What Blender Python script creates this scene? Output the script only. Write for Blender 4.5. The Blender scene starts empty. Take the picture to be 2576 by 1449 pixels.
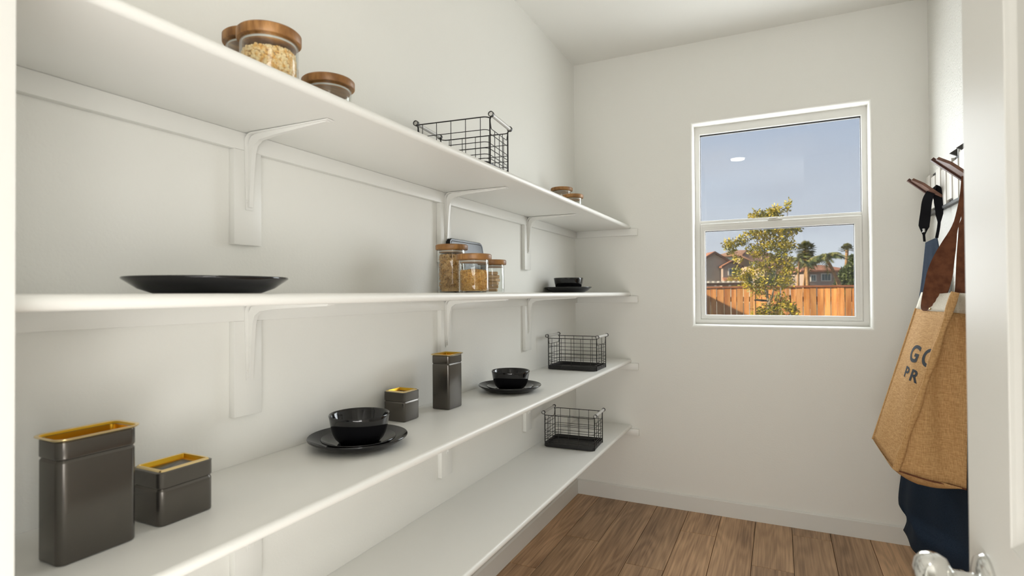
import bpy, bmesh, math, random
from mathutils import Vector, Matrix, noise as mnoise
random.seed(7)
PI = math.pi
S = bpy.context.scene
COL = S.collection

# ------------------------------------------------------------------ camera
F_PX, CXP, CYP = 1392.0, 1288.0, 724.5          # measured on the 2576 x 1449 frame
CAM = Vector((0, 0, 1.2749))
v1 = Vector((1959 - CXP, 734.5 - CYP, F_PX)).normalized()
v2 = -Vector((-1600 - CXP, 756 - CYP, F_PX))
dX = (v2 - v1 * v2.dot(v1)).normalized()
dZ = dX.cross(v1)
if dZ.y > 0: dZ = -dZ
R3 = Matrix((dX, v1, dZ))                        # camera (right, down, fwd) -> world
right, up, back = R3 @ Vector((1, 0, 0)), R3 @ Vector((0, -1, 0)), R3 @ Vector((0, 0, -1))
cam = bpy.data.cameras.new('camera'); camo = bpy.data.objects.new('camera', cam); COL.objects.link(camo)
M4 = Matrix((right, up, back)).transposed().to_4x4(); M4.translation = CAM
camo.matrix_world = M4
cam.sensor_width = 36; cam.lens = F_PX * 36 / 2576
cam.clip_start = .02; cam.clip_end = 600
cam.dof.use_dof = True; cam.dof.focus_distance = 2.3; cam.dof.aperture_fstop = 5.0
S.camera = camo

# ------------------------------------------------------------------ world, sun, lamps, exposure
S.view_settings.view_transform = 'Standard'; S.view_settings.look = 'None'
S.view_settings.exposure = -0.09; S.view_settings.gamma = 1.0; S.view_settings.use_curve_mapping = False
W = bpy.data.worlds.new('sky'); S.world = W; W.use_nodes = True
nt = W.node_tree; nt.nodes.clear()
tc = nt.nodes.new('ShaderNodeTexCoord')
sep = nt.nodes.new('ShaderNodeSeparateXYZ'); nt.links.new(tc.outputs['Generated'], sep.inputs[0])
hr = nt.nodes.new('ShaderNodeValToRGB'); nt.links.new(sep.outputs['Z'], hr.inputs[0])
hr.color_ramp.elements[0].position = 0.0; hr.color_ramp.elements[0].color = (.78, .82, .86, 1)
hr.color_ramp.elements[1].position = 0.5; hr.color_ramp.elements[1].color = (.20, .32, .56, 1)
mp = nt.nodes.new('ShaderNodeMapping'); mp.inputs['Scale'].default_value = (1.6, 1.6, 5.0); nt.links.new(tc.outputs['Generated'], mp.inputs[0])
ns = nt.nodes.new('ShaderNodeTexNoise'); ns.inputs['Scale'].default_value = 2.6; ns.inputs['Detail'].default_value = 5; nt.links.new(mp.outputs[0], ns.inputs[0])
cr = nt.nodes.new('ShaderNodeValToRGB'); nt.links.new(ns.outputs[0], cr.inputs[0])
cr.color_ramp.elements[0].position = .40; cr.color_ramp.elements[0].color = (0, 0, 0, 1)
cr.color_ramp.elements[1].position = .68; cr.color_ramp.elements[1].color = (.75, .75, .75, 1)
mx = nt.nodes.new('ShaderNodeMix'); mx.data_type = 'RGBA'
nt.links.new(cr.outputs[0], mx.inputs['Factor']); nt.links.new(hr.outputs[0], mx.inputs['A']); mx.inputs['B'].default_value = (.56, .60, .69, 1)
bg = nt.nodes.new('ShaderNodeBackground'); bg.inputs['Strength'].default_value = 1.0
nt.links.new(mx.outputs['Result'], bg.inputs['Color'])
wo = nt.nodes.new('ShaderNodeOutputWorld'); nt.links.new(bg.outputs[0], wo.inputs[0])

sun = bpy.data.lights.new('sun', 'SUN'); sun.energy = 9.0; sun.angle = math.radians(.6); sun.color = (1, .86, .64)
suno = bpy.data.objects.new('sun', sun); COL.objects.link(suno)
suno.rotation_euler = Vector((.85, .42, -.45)).to_track_quat('-Z', 'Y').to_euler()
suno.location = (-20, -10, 20)

def area(name, loc, direction, sx, sy, power, color):
    l = bpy.data.lights.new(name, 'AREA'); l.shape = 'RECTANGLE'; l.size = sx; l.size_y = sy
    l.energy = power; l.color = color
    o = bpy.data.objects.new(name, l); COL.objects.link(o); o.location = loc
    o.rotation_euler = Vector(direction).to_track_quat('-Z', 'Y').to_euler()
    return o
# wide, low fill lamp added in the unseen hall behind the camera
E_LOW, E_NEAR, E_FLOOR, E_CAN, E_WIN, E_SIDE = 93, 16, 6, .7, 31, 18
HALLC = (1, .985, .955)
area('hall_low_fill', (.35, -1.5, .46), (0, 1, .12), 4.0, .86, E_LOW, HALLC)
area('hall_near_fill', (.0, -.10, .02), (-.25, .1, 1), 1.0, .5, E_NEAR, HALLC)  # added fill by the camera, aimed up at the shelf undersides
# added fill lamp over the hall floor, throwing light upwards
area('hall_floor_fill', (.0, -.75, .03), (0, .35, 1), 3.6, 1.2, E_FLOOR, HALLC)
# side fill added in the hall, brightens the left wall and shelf fronts
area('hall_side_fill', (.95, -.60, 1.05), (-.86, .52, 0), .8, 1.7, E_SIDE, HALLC)
# daylight entering by the pantry window
area('window_daylight', (-.01, 3.60, 1.68), (0, -1, -.05), .9, 1.2, E_WIN, (.95, .98, 1))
# the pantry's recessed ceiling lamp
can = bpy.data.lights.new('ceiling_lamp_light', 'AREA'); can.shape = 'DISK'; can.size = .14; can.energy = E_CAN; can.color = (1, .94, .82)
cano = bpy.data.objects.new('ceiling_lamp_light', can); COL.objects.link(cano); cano.location = (-.39, .47, 2.722)

# ------------------------------------------------------------------ helpers
def tag(o, label=None, cat=None, group=None, kind=None):
    if label: o['label'] = label
    if cat: o['category'] = cat
    if group: o['group'] = group
    if kind: o['kind'] = kind
    return o
def empty(name, loc=(0, 0, 0), rz=0, label=None, cat=None, group=None, kind=None):
    o = bpy.data.objects.new(name, None); COL.objects.link(o); o.location = loc; o.rotation_euler = (0, 0, rz)
    o.empty_display_size = .05
    return tag(o, label, cat, group, kind)

class MB:
    """collects geometry, links it as one mesh object"""
    def __init__(s): s.v = []; s.f = []
    def add(s, vs, fs):
        n = len(s.v); s.v += [tuple(p) for p in vs]; s.f += [tuple(i + n for i in f) for f in fs]; return s
    def box(s, a, b):
        x0, y0, z0 = a; x1, y1, z1 = b
        return s.add([(x0,y0,z0),(x1,y0,z0),(x1,y1,z0),(x0,y1,z0),(x0,y0,z1),(x1,y0,z1),(x1,y1,z1),(x0,y1,z1)],
                     [(0,3,2,1),(4,5,6,7),(0,1,5,4),(1,2,6,5),(2,3,7,6),(3,0,4,7)])
    def rbox(s, a, b, r=.003, seg=2):
        bm = bmesh.new(); bmesh.ops.create_cube(bm, size=1)
        for v in bm.verts:
            v.co = Vector([(a[i] + b[i]) / 2 + v.co[i] * (b[i] - a[i]) for i in range(3)])
        bmesh.ops.bevel(bm, geom=bm.edges[:] , offset=r, segments=seg, profile=.5, affect='EDGES')
        bm.verts.index_update()
        s.add([v.co for v in bm.verts], [[v.index for v in f.verts] for f in bm.faces]); bm.free(); return s
    def loft(s, loops, cap0=False, cap1=False, closed=True):
        n = len(loops[0]); vs = [p for l in loops for p in l]; fs = []
        for i in range(len(loops) - 1):
            for j in range(n if closed else n - 1):
                k = (j + 1) % n
                fs.append((i*n + j, i*n + k, (i+1)*n + k, (i+1)*n + j))
        if cap0: fs.append(tuple(reversed(range(n))))
        if cap1: fs.append(tuple(range((len(loops)-1)*n, len(loops)*n)))
        return s.add(vs, fs)
    def lathe(s, prof, c=(0, 0, 0), n=40, cap0=False, cap1=False):
        return s.loft([[(c[0] + r*math.cos(2*PI*j/n), c[1] + r*math.sin(2*PI*j/n), c[2] + z) for j in range(n)] for r, z in prof], cap0, cap1)
    def tube(s, path, r, n=6, cap=True):
        P = [Vector(p) for p in path]; loops = []
        rs = r if isinstance(r, (list, tuple)) else [r]*len(P)
        t0 = (P[1]-P[0]).normalized(); u = t0.orthogonal().normalized()
        for i, p in enumerate(P):
            t = (P[min(i+1, len(P)-1)] - P[max(i-1, 0)]).normalized()
            u = (u - t*u.dot(t));  u = u.normalized() if u.length > 1e-6 else t.orthogonal().normalized()
            w = t.cross(u)
            loops.append([p + (u*math.cos(2*PI*j/n) + w*math.sin(2*PI*j/n))*rs[i] for j in range(n)])
        return s.loft(loops, cap, cap)
    def ribbon(s, path, wdir, width, thick, orth=True):
        """flat strip: path points, a width vector and a width per point"""
        P = [Vector(p) for p in path]; loops = []
        for i, p in enumerate(P):
            t = (P[min(i+1, len(P)-1)] - P[max(i-1, 0)]).normalized()
            w = Vector(wdir[i] if isinstance(wdir, list) else wdir); w = (w - t*w.dot(t)).normalized() if orth else w.normalized()
            nn = t.cross(w); a = width[i] if isinstance(width, list) else width
            loops.append([p + w*a/2 + nn*thick/2, p - w*a/2 + nn*thick/2, p - w*a/2 - nn*thick/2, p + w*a/2 - nn*thick/2])
        return s.loft(loops, True, True)
    def grid(s, fn, nu, nv):
        vs = [fn(i/nu, j/nv) for j in range(nv+1) for i in range(nu+1)]
        fs = [(j*(nu+1)+i, j*(nu+1)+i+1, (j+1)*(nu+1)+i+1, (j+1)*(nu+1)+i) for j in range(nv) for i in range(nu)]
        return s.add(vs, fs)
    def prism(s, poly, y0, y1, axis='y'):
        """extrude a polygon given in the other two axes"""
        def P(a, b, c): return (a, c, b) if axis == 'y' else ((c, a, b) if axis == 'x' else (a, b, c))
        n = len(poly)
        vs = [P(a, b, y0) for a, b in poly] + [P(a, b, y1) for a, b in poly]
        fs = [tuple(range(n)), tuple(reversed(range(n, 2*n)))] + [(i, i+n, (i+1) % n + n, (i+1) % n) for i in range(n)]
        return s.add(vs, fs)
    def mesh(s, name, mat, smooth=35):
        me = bpy.data.meshes.new(name); me.from_pydata(s.v, [], s.f)
        bm = bmesh.new(); bm.from_mesh(me); bmesh.ops.recalc_face_normals(bm, faces=bm.faces); bm.to_mesh(me); bm.free()
        if smooth:
            me.polygons.foreach_set('use_smooth', [True]*len(me.polygons)); me.set_sharp_from_angle(angle=math.radians(smooth))
        me.materials.append(mat); me.update(); return me
    def build(s, name, mat, parent=None, smooth=35, kind=None, label=None):
        o = bpy.data.objects.new(name, s.mesh(name, mat, smooth)); COL.objects.link(o)
        if parent: o.parent = parent
        if kind: o['kind'] = kind
        if label: o['label'] = label
        return o
def rr(w, d, r, z, off=0, n=6, c=(0, 0)):
    """rounded rectangle loop"""
    w, d, r = w/2 + off, d/2 + off, max(r + off, .0008); out = []
    for k, (sx, sy) in enumerate(((1, 1), (-1, 1), (-1, -1), (1, -1))):
        for i in range(n + 1):
            a = k*PI/2 + i*PI/2/n
            out.append((c[0] + sx*(w - r) + r*math.cos(a), c[1] + sy*(d - r) + r*math.sin(a), z))
    return out
def solidify(o, t, off=0):
    m = o.modifiers.new('s', 'SOLIDIFY'); m.thickness = t; m.offset = off
def copy_tree(o, parent=None):
    c = o.copy(); COL.objects.link(c)
    if parent is not None: c.parent = parent
    for ch in list(o.children): copy_tree(ch, c)
    return c

# ------------------------------------------------------------------ materials
def mat(name, col, rough=.5, metal=0, spec=.5, **kw):
    m = bpy.data.materials.new(name); m.use_nodes = True
    b = m.node_tree.nodes['Principled BSDF']
    b.inputs['Base Color'].default_value = (*col, 1); b.inputs['Roughness'].default_value = rough
    b.inputs['Metallic'].default_value = metal; b.inputs['Specular IOR Level'].default_value = spec
    for k, v in kw.items(): b.inputs[k].default_value = v
    return m
def nodes(m): return m.node_tree.nodes, m.node_tree.links, m.node_tree.nodes['Principled BSDF']
def add_bump(m, scale, strength, dist=.002, detail=2, coord='Object', stretch=(1, 1, 1)):
    N, L, b = nodes(m)
    t = N.new('ShaderNodeTexCoord'); mp = N.new('ShaderNodeMapping'); mp.inputs['Scale'].default_value = stretch
    n = N.new('ShaderNodeTexNoise'); n.inputs['Scale'].default_value = scale; n.inputs['Detail'].default_value = detail
    bu = N.new('ShaderNodeBump'); bu.inputs['Strength'].default_value = strength; bu.inputs['Distance'].default_value = dist
    L.new(t.outputs[coord], mp.inputs[0]); L.new(mp.outputs[0], n.inputs[0]); L.new(n.outputs[0], bu.inputs['Height']); L.new(bu.outputs[0], b.inputs['Normal'])
def mottled(name, c1, c2, scale, rough=.5, detail=4, stretch=(1, 1, 1), coord='Object', rnd=0., lo=.35, hi=.65, **kw):
    """two-colour noise, with per-object offset and tint from Object Info random"""
    m = mat(name, c1, rough, **kw); N, L, b = nodes(m)
    t = N.new('ShaderNodeTexCoord'); mp = N.new('ShaderNodeMapping'); mp.inputs['Scale'].default_value = stretch
    oi = N.new('ShaderNodeObjectInfo'); ad = N.new('ShaderNodeVectorMath'); ad.operation = 'ADD'
    mu = N.new('ShaderNodeMath'); mu.operation = 'MULTIPLY'; mu.inputs[1].default_value = 37.
    L.new(oi.outputs['Random'], mu.inputs[0]); L.new(t.outputs[coord], ad.inputs[0]); L.new(mu.outputs[0], ad.inputs[1])
    n = N.new('ShaderNodeTexNoise'); n.inputs['Scale'].default_value = scale; n.inputs['Detail'].default_value = detail
    r = N.new('ShaderNodeValToRGB'); r.color_ramp.elements[0].position = lo; r.color_ramp.elements[1].position = hi
    r.color_ramp.elements[0].color = (*c1, 1); r.color_ramp.elements[1].color = (*c2, 1)
    L.new(ad.outputs[0], mp.inputs[0]); L.new(mp.outputs[0], n.inputs[0]); L.new(n.outputs[0], r.inputs[0])
    out = r.outputs[0]
    if rnd:
        hs = N.new('ShaderNodeHueSaturation'); mr = N.new('ShaderNodeMapRange')
        mr.inputs['To Min'].default_value = 1 - rnd; mr.inputs['To Max'].default_value = 1 + rnd
        L.new(oi.outputs['Random'], mr.inputs[0]); L.new(mr.outputs[0], hs.inputs['Value']); L.new(out, hs.inputs['Color']); out = hs.outputs[0]
    L.new(out, b.inputs['Base Color']); return m

WALLC = (.875, .866, .818)
m_wall = mat('wall_paint', WALLC, .62); add_bump(m_wall, 130, .22, .002)
m_wallr = mat('wall_paint_textured', WALLC, .45); add_bump(m_wallr, 130, .9, .006)
m_ceil = mat('ceiling_paint', (.86, .85, .805), .75); add_bump(m_ceil, 130, .15, .002)
m_trim = mat('trim_paint', (.79, .78, .735), .4)
m_shelf = mat('shelf_paint', (.85, .842, .80), .38); add_bump(m_shelf, 60, .05, .001)
m_brk = mat('bracket_enamel', (.85, .84, .80), .3)
m_vinyl = mat('window_vinyl', (.80, .79, .75), .35)
m_gasket = mat('gasket_rubber', (.03, .03, .032), .6)
m_black = mat('black_glaze', (.006, .006, .007), .06, spec=.55)
m_foot = mat('unglazed_foot', (.55, .5, .45), .7)
m_tin = mat('gunmetal_lacquer', (.128, .118, .106), .25, metal=.85)
m_tin_d = mat('gunmetal_lid_lacquer', (.06, .06, .06), .3, metal=.7)
m_gold = mat('brass_lining', (.68, .40, .035), .28, metal=1)
m_goldr = mat('polished_brass_rim', (.86, .68, .36), .2, metal=1)
m_wire = mat('black_wire', (.012, .011, .010), .45)
m_tray = mat('black_sheet_metal', (.016, .015, .015), .5)
m_alu = mat('pale_handle', (.62, .61, .58), .35)
m_chrome = mat('polished_chrome', (.82, .82, .80), .1, metal=1)
m_lamp = mat('lamp_lens', (1, 1, 1), .5); 
nodes(m_lamp)[2].inputs['Emission Color'].default_value = (1, .93, .80, 1); nodes(m_lamp)[2].inputs['Emission Strength'].default_value = 14
m_lid = mottled('acacia_lid', (.20, .085, .022), (.46, .23, .075), 14, .42, 6, (1, 4.5, 1))
m_corn = mottled('dry_corn', (.86, .50, .14), (.98, .78, .46), 95, .5, 2, lo=.35, hi=.6)
m_pasta = mottled('dry_pasta', (.74, .38, .06), (.92, .58, .17), 70, .5, 2)
m_pastab = mottled('dry_cereal', (.58, .31, .09), (.84, .54, .22), 60, .55, 2)
m_biscuit = mottled('biscuit', (.60, .36, .17), (.72, .47, .25), 30, .7, 3)
m_leather = mottled('tan_leather', (.115, .043, .022), (.18, .07, .035), 40, .8, 4, spec=.15)
m_rackhook = mottled('walnut_hook', (.13, .055, .032), (.19, .085, .05), 20, .4, 4, (1, 1, 5))
m_rackdark = mottled('walnut_hook_edge', (.07, .026, .018), (.10, .04, .026), 20, .4, 4)
m_rack = mat('rack_cream_lacquer', (.78, .75, .69), .4)
m_slot = mat('rack_slot', (.035, .033, .03), .6)
m_navy = mottled('navy_canvas', (.006, .016, .034), (.012, .026, .050), 300, .85, 2, spec=.25)
m_strap = mat('black_webbing', (.010, .010, .012), .9, spec=.1); add_bump(m_strap, 600, .3, .001)
m_buckle = mat('buckle_metal', (.5, .49, .46), .25, metal=1)
m_cream = mottled('cream_canvas', (.66, .60, .49), (.74, .69, .58), 200, .85, 2)
m_ink = mat('print_ink', (.022, .028, .036), .8)
m_hall = mat('hall_paint', (.78, .76, .70), .7)

# jute: woven threads in colour and relief
m_jute = mat('jute', (.42, .26, .12), .85, spec=.2)
N, L, b = nodes(m_jute); t = N.new('ShaderNodeTexCoord')
mp = N.new('ShaderNodeMapping'); mp.inputs['Rotation'].default_value = (0, 0, 0); L.new(t.outputs['Object'], mp.inputs[0])
n1 = N.new('ShaderNodeTexNoise'); n1.inputs['Scale'].default_value = 45; n1.inputs['Detail'].default_value = 6; mp.inputs['Scale'].default_value = (1, 1, 9); L.new(mp.outputs[0], n1.inputs[0])
mp2 = N.new('ShaderNodeMapping'); mp2.inputs['Scale'].default_value = (9, 9, 1); L.new(t.outputs['Object'], mp2.inputs[0])
n2 = N.new('ShaderNodeTexNoise'); n2.inputs['Scale'].default_value = 45; n2.inputs['Detail'].default_value = 6; L.new(mp2.outputs[0], n2.inputs[0])
ad = N.new('ShaderNodeMath'); ad.operation = 'ADD'; L.new(n1.outputs[0], ad.inputs[0]); L.new(n2.outputs[0], ad.inputs[1])
r = N.new('ShaderNodeValToRGB'); r.color_ramp.elements[0].position = .38; r.color_ramp.elements[1].position = .66
hf = N.new('ShaderNodeMath'); hf.operation = 'MULTIPLY'; hf.inputs[1].default_value = .5; L.new(ad.outputs[0], hf.inputs[0]); L.new(hf.outputs[0], r.inputs[0])
r.color_ramp.elements[0].color = (.46, .255, .10, 1); r.color_ramp.elements[1].color = (.72, .455, .215, 1); L.new(r.outputs[0], b.inputs['Base Color'])
bu = N.new('ShaderNodeBump'); bu.inputs['Strength'].default_value = .5; bu.inputs['Distance'].default_value = .001; L.new(hf.outputs[0], bu.inputs['Height']); L.new(bu.outputs[0], b.inputs['Normal'])

def thin_glass(name, tint, gl=1.0, rough=0.0):
    m = bpy.data.materials.new(name); m.use_nodes = True; N = m.node_tree.nodes; L = m.node_tree.links; N.clear()
    tr = N.new('ShaderNodeBsdfTransparent'); tr.inputs[0].default_value = (*tint, 1)
    gs = N.new('ShaderNodeBsdfGlossy'); gs.inputs['Roughness'].default_value = rough; gs.inputs[0].default_value = (1, 1, 1, 1)
    lw = N.new('ShaderNodeLayerWeight'); lw.inputs[0].default_value = .5
    pw = N.new('ShaderNodeMath'); pw.operation = 'POWER'; pw.inputs[1].default_value = 4.0
    mu = N.new('ShaderNodeMath'); mu.operation = 'MULTIPLY_ADD'; mu.inputs[1].default_value = .6*gl; mu.inputs[2].default_value = .042*gl; mu.use_clamp = True
    mx = N.new('ShaderNodeMixShader'); o = N.new('ShaderNodeOutputMaterial')
    L.new(lw.outputs['Facing'], pw.inputs[0]); L.new(pw.outputs[0], mu.inputs[0]); L.new(mu.outputs[0], mx.inputs[0]); L.new(tr.outputs[0], mx.inputs[1]); L.new(gs.outputs[0], mx.inputs[2]); L.new(mx.outputs[0], o.inputs[0])
    return m
m_pane = thin_glass('window_glass', (.97, .98, .98), .9)
m_jar = thin_glass('jar_glass', (.955, .965, .955), 1.0)

# floor planks: grain runs along Y, cathedral figure, tint per plank
m_plank = mat('oak_plank', (.3, .19, .12), .42); N, L, b = nodes(m_plank)
t = N.new('ShaderNodeTexCoord'); oi = N.new('ShaderNodeObjectInfo')
mu = N.new('ShaderNodeMath'); mu.operation = 'MULTIPLY'; mu.inputs[1].default_value = 53.; L.new(oi.outputs['Random'], mu.inputs[0])
ad = N.new('ShaderNodeVectorMath'); ad.operation = 'ADD'; L.new(t.outputs['Object'], ad.inputs[0]); L.new(mu.outputs[0], ad.inputs[1])
mp = N.new('ShaderNodeMapping'); mp.inputs['Scale'].default_value = (1, .12, 1); L.new(ad.outputs[0], mp.inputs[0])
na = N.new('ShaderNodeTexNoise'); na.inputs['Scale'].default_value = 6; na.inputs['Detail'].default_value = 2; L.new(mp.outputs[0], na.inputs[0])
sc = N.new('ShaderNodeMath'); sc.operation = 'MULTIPLY'; sc.inputs[1].default_value = 85; L.new(na.outputs[0], sc.inputs[0])
si = N.new('ShaderNodeMath'); si.operation = 'SINE'; L.new(sc.outputs[0], si.inputs[0])
mp3 = N.new('ShaderNodeMapping'); mp3.inputs['Scale'].default_value = (1, .03, 1); L.new(ad.outputs[0], mp3.inputs[0])
nf = N.new('ShaderNodeTexNoise'); nf.inputs['Scale'].default_value = 120; nf.inputs['Detail'].default_value = 4; L.new(mp3.outputs[0], nf.inputs[0])
nb = N.new('ShaderNodeTexNoise'); nb.inputs['Scale'].default_value = 4.5; nb.inputs['Detail'].default_value = 1; L.new(mp.outputs[0], nb.inputs[0])
c1 = N.new('ShaderNodeMath'); c1.operation = 'MULTIPLY_ADD'; c1.inputs[1].default_value = .085; L.new(si.outputs[0], c1.inputs[0]); L.new(nf.outputs[0], c1.inputs[2])
c2 = N.new('ShaderNodeMath'); c2.operation = 'ADD'; L.new(c1.outputs[0], c2.inputs[0]); L.new(nb.outputs[0], c2.inputs[1])
rp = N.new('ShaderNodeValToRGB'); rp.color_ramp.elements[0].position = .0; rp.color_ramp.elements[1].position = 1.
hf = N.new('ShaderNodeMapRange'); hf.inputs['From Min'].default_value = .62; hf.inputs['From Max'].default_value = 1.38; L.new(c2.outputs[0], hf.inputs[0]); L.new(hf.outputs[0], rp.inputs[0])
rp.color_ramp.elements[0].color = (.20, .105, .048, 1); rp.color_ramp.elements[1].color = (.64, .40, .22, 1)
hs = N.new('ShaderNodeHueSaturation'); mr = N.new('ShaderNodeMapRange'); mr.inputs['To Min'].default_value = .82; mr.inputs['To Max'].default_value = 1.2
L.new(oi.outputs['Random'], mr.inputs[0]); L.new(mr.outputs[0], hs.inputs['Value']); L.new(rp.outputs[0], hs.inputs['Color']); L.new(hs.outputs[0], b.inputs['Base Color'])
bu = N.new('ShaderNodeBump'); bu.inputs['Strength'].default_value = .12; bu.inputs['Distance'].default_value = .001; L.new(nf.outputs[0], bu.inputs['Height']); L.new(bu.outputs[0], b.inputs['Normal'])

# ------------------------------------------------------------------ room shell
XL, XR, YB, ZC = -1.1765, .681, 3.378, 2.74
YF0, YF1 = .19, .307                      # the wall the camera looks through
HX0, HX1, HY0 = -2.6, 2.6, -3.0           # the hall behind the camera
def struct(mb, name, m, smooth=35): return tag(mb.build(name, m, None, smooth), kind='structure')
fl = struct(MB().box((HX0, HY0, -.12), (HX1, YB+.15, -.012)), 'floor', m_gasket)
struct(MB().box((HX0, HY0, ZC), (HX1, YB+.15, ZC+.12)), 'ceiling', m_ceil)
struct(MB().box((XL-.12, YF0, -.012), (XL, YB+.15, ZC)), 'wall_left', m_wall)
struct(MB().box((XR, YF0, -.012), (XR+.12, YB+.15, ZC)), 'wall_right', m_wallr)
struct(MB().box((HX0, YF0, -.012), (-.75, YF1, ZC)), 'wall_front', m_trim)
struct(MB().box((.262, .05, -.012), (HX1, YF0, ZC)), 'wall_front_right', m_wall)
# back wall with the window opening, its edges rounded (drywall bullnose)
WX0, WX1, WZ0, WZ1 = -.447, .431, 1.088, 2.262
bw = MB(); rad = .022
def rect(x0, x1, z0, z1, y): return [(x0, y, z0), (x1, y, z0), (x1, y, z1), (x0, y, z1)]
prof = [(None, YB)]
loops = [rect(XL-.001, XR+.001, -.012, ZC+.001, YB)]
for k in range(7):
    a = k/6*PI/2; g = rad*(1-math.sin(a)); y = YB + rad*(1-math.cos(a))
    loops.append(rect(WX0-g, WX1+g, WZ0-g, WZ1+g, y))
loops.append(rect(WX0, WX1, WZ0, WZ1, YB+.15))
loops.append(rect(XL-.001, XR+.001, -.012, ZC+.001, YB+.15))
bw.loft(loops); struct(bw, 'wall_back', m_wall, 50)
# hall behind the camera
struct(MB().box((HX0-.1, HY0, -.012), (HX0, YF0, ZC)), 'wall_hall_left', m_hall)
struct(MB().box((HX1, HY0, -.012), (HX1+.1, .05, ZC)), 'wall_hall_right', m_hall)
struct(MB().box((HX0, HY0-.1, -.012), (HX1, HY0, ZC)), 'wall_hall_back', m_hall)

# planks
edges = [.59 - .1795*k for k in range(11)]; edges = [.681] + edges
joints = [1.9, 2.05, 2.22, 3.263, 2.823, 2.16, 3.07, 2.595, 2.0, 2.76, 2.37]
def plank(x0, x1, y0, y1):
    g = .0011; mb = MB(); hw, hl = (x1-x0)/2 - g, (y1-y0)/2 - g; c = .0016
    def lp(o, z): return [(-hw+o, -hl+o, z), (hw-o, -hl+o, z), (hw-o, hl-o, z), (-hw+o, hl-o, z)]
    mb.loft([lp(0, -.012), lp(0, -c), lp(c, 0)], False, True)
    o = mb.build('plank', m_plank, fl, 0); o.location = ((x0+x1)/2, (y0+y1)/2, 0)
shared = {}
for i in range(len(edges)-1):
    x1, x0 = edges[i], max(edges[i+1], XL)
    if x1 - x0 < .01: continue
    y1 = YB; y0 = joints[i] if i < len(joints) else 2.4
    while y1 > .2:
        y0 = max(y0, 0.)
        plank(x0, x1, y0, y1); y1, y0 = y0, y0 - 1.22
# baseboards
def baseboard(name, a, b, axis, t):
    mb = MB(); h = .09
    pr = [(0, 0), (t, 0), (t, h-.006), (t*.45, h), (0, h)]
    return pr
mb = MB(); mb.prism([(YB, 0), (YB-.013, 0), (YB-.013, .084), (YB-.006, .0905), (YB, .0905)], XL, XR, 'x'); struct(mb, 'baseboard_back', m_trim, 0)
mb = MB(); mb.prism([(XL, 0), (XL+.013, 0), (XL+.013, .084), (XL+.006, .0905), (XL, .0905)], YF1, YB-.013, 'y'); struct(mb, 'baseboard_left', m_trim, 0)
mb = MB(); mb.prism([(XR, 0), (XR-.013, 0), (XR-.013, .084), (XR-.006, .0905), (XR, .0905)], YF0, YB-.013, 'y'); struct(mb, 'baseboard_right', m_trim, 0)
# door jamb at the left of the opening
tr1 = MB().rbox((-.765, YF0-.012, 0), (-.7495, YF1+.002, 2.74), .002); struct(tr1, 'trim_1', m_trim)

# ceiling lamp
cl = empty('ceiling_light', (-.39, .47, ZC), 0, 'round recessed ceiling lamp above the pantry doorway, seen as a reflection in the window', 'lamp')
MB().lathe([(.073, -.004), (.078, -.009), (.098, -.004), (.1, 0)], n=40).build('trim_ring', m_trim, cl)
MB().lathe([(.0005, -.005), (.073, -.004), (.073, -.0005)], n=40).build('lens', m_lamp, cl)

# ------------------------------------------------------------------ window
win = empty('window_1', (0, 0, 0), kind='structure')
YW = YB + .085
def ring(mb, ox0, ox1, oz0, oz1, ix0, ix1, iz0, iz1, y0, y1, bev=.003):
    """rectangular frame ring between y0 (room side) and y1"""
    mb.loft([rect(ox0, ox1, oz0, oz1, y1), rect(ox0, ox1, oz0, oz1, y0+bev), rect(ox0+bev, ox1-bev, oz0+bev, oz1-bev, y0),
             rect(ix0-bev, ix1+bev, iz0-bev, iz1+bev, y0), rect(ix0, ix1, iz0, iz1, y0+bev), rect(ix0, ix1, iz0, iz1, y1), rect(ox0, ox1, oz0, oz1, y1)])
mb = MB(); ring(mb, WX0-.004, WX1+.004, WZ0-.004, WZ1+.004, -.418, .404, 1.117, 2.216, YW, YW+.032)
frame = mb.build('window_frame', m_vinyl, win, 0)
mb = MB(); ring(mb, -.421, .407, 2.2135, 2.219, -.4165, .4025, 2.2145, 2.2145, YW+.03, YW+.034, .0003)
# upper light
up = MB(); ring(up, -.4185, .4045, 1.700, 2.2165, -.4150, .4010, 1.7005, 2.2085, YW+.016, YW+.032, .0003); up.build('gasket', m_gasket, win, 0)
MB().box((-.418, YW+.028, 1.69), (.404, YW+.0282, 2.216)).build('window_pane', m_pane, win, 0)
mr_ = MB(); mr_.rbox((-.4185, YW+.012, 1.684), (.4045, YW+.032, 1.7015), .002); mr_.build('meeting_rail', m_vinyl, win)
# lower sash
sash = MB(); ring(sash, -.4175, .4035, 1.1175, 1.6835, -.391, .368, 1.1425, 1.6385, YW-.004, YW+.0195, .004)
ring(sash, -.405, .390, 1.128, 1.667, -.391, .368, 1.1425, 1.6385, YW-.007, YW+.0, .002)
so = sash.build('lower_sash', m_vinyl, win, 0)
g = MB(); ring(g, -.3915, .3685, 1.142, 1.639, -.3888, .3658, 1.1428, 1.6345, YW+.006, YW+.0195, .0003); g.build('gasket', m_gasket, so, 0)
MB().box((-.391, YW+.016, 1.1425), (.368, YW+.0162, 1.6385)).build('window_pane', m_pane, so, 0)
lk = MB(); lk.rbox((-.052, YW-.012, 1.6835), (.022, YW+.012, 1.690), .002); lk.rbox((-.030, YW-.01, 1.69), (.002, YW+.008, 1.699), .003)
lk.rbox((-.048, YW-.016, 1.6905), (-.01, YW-.006, 1.697), .002); lk.build('sash_lock', m_vinyl, so)

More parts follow.
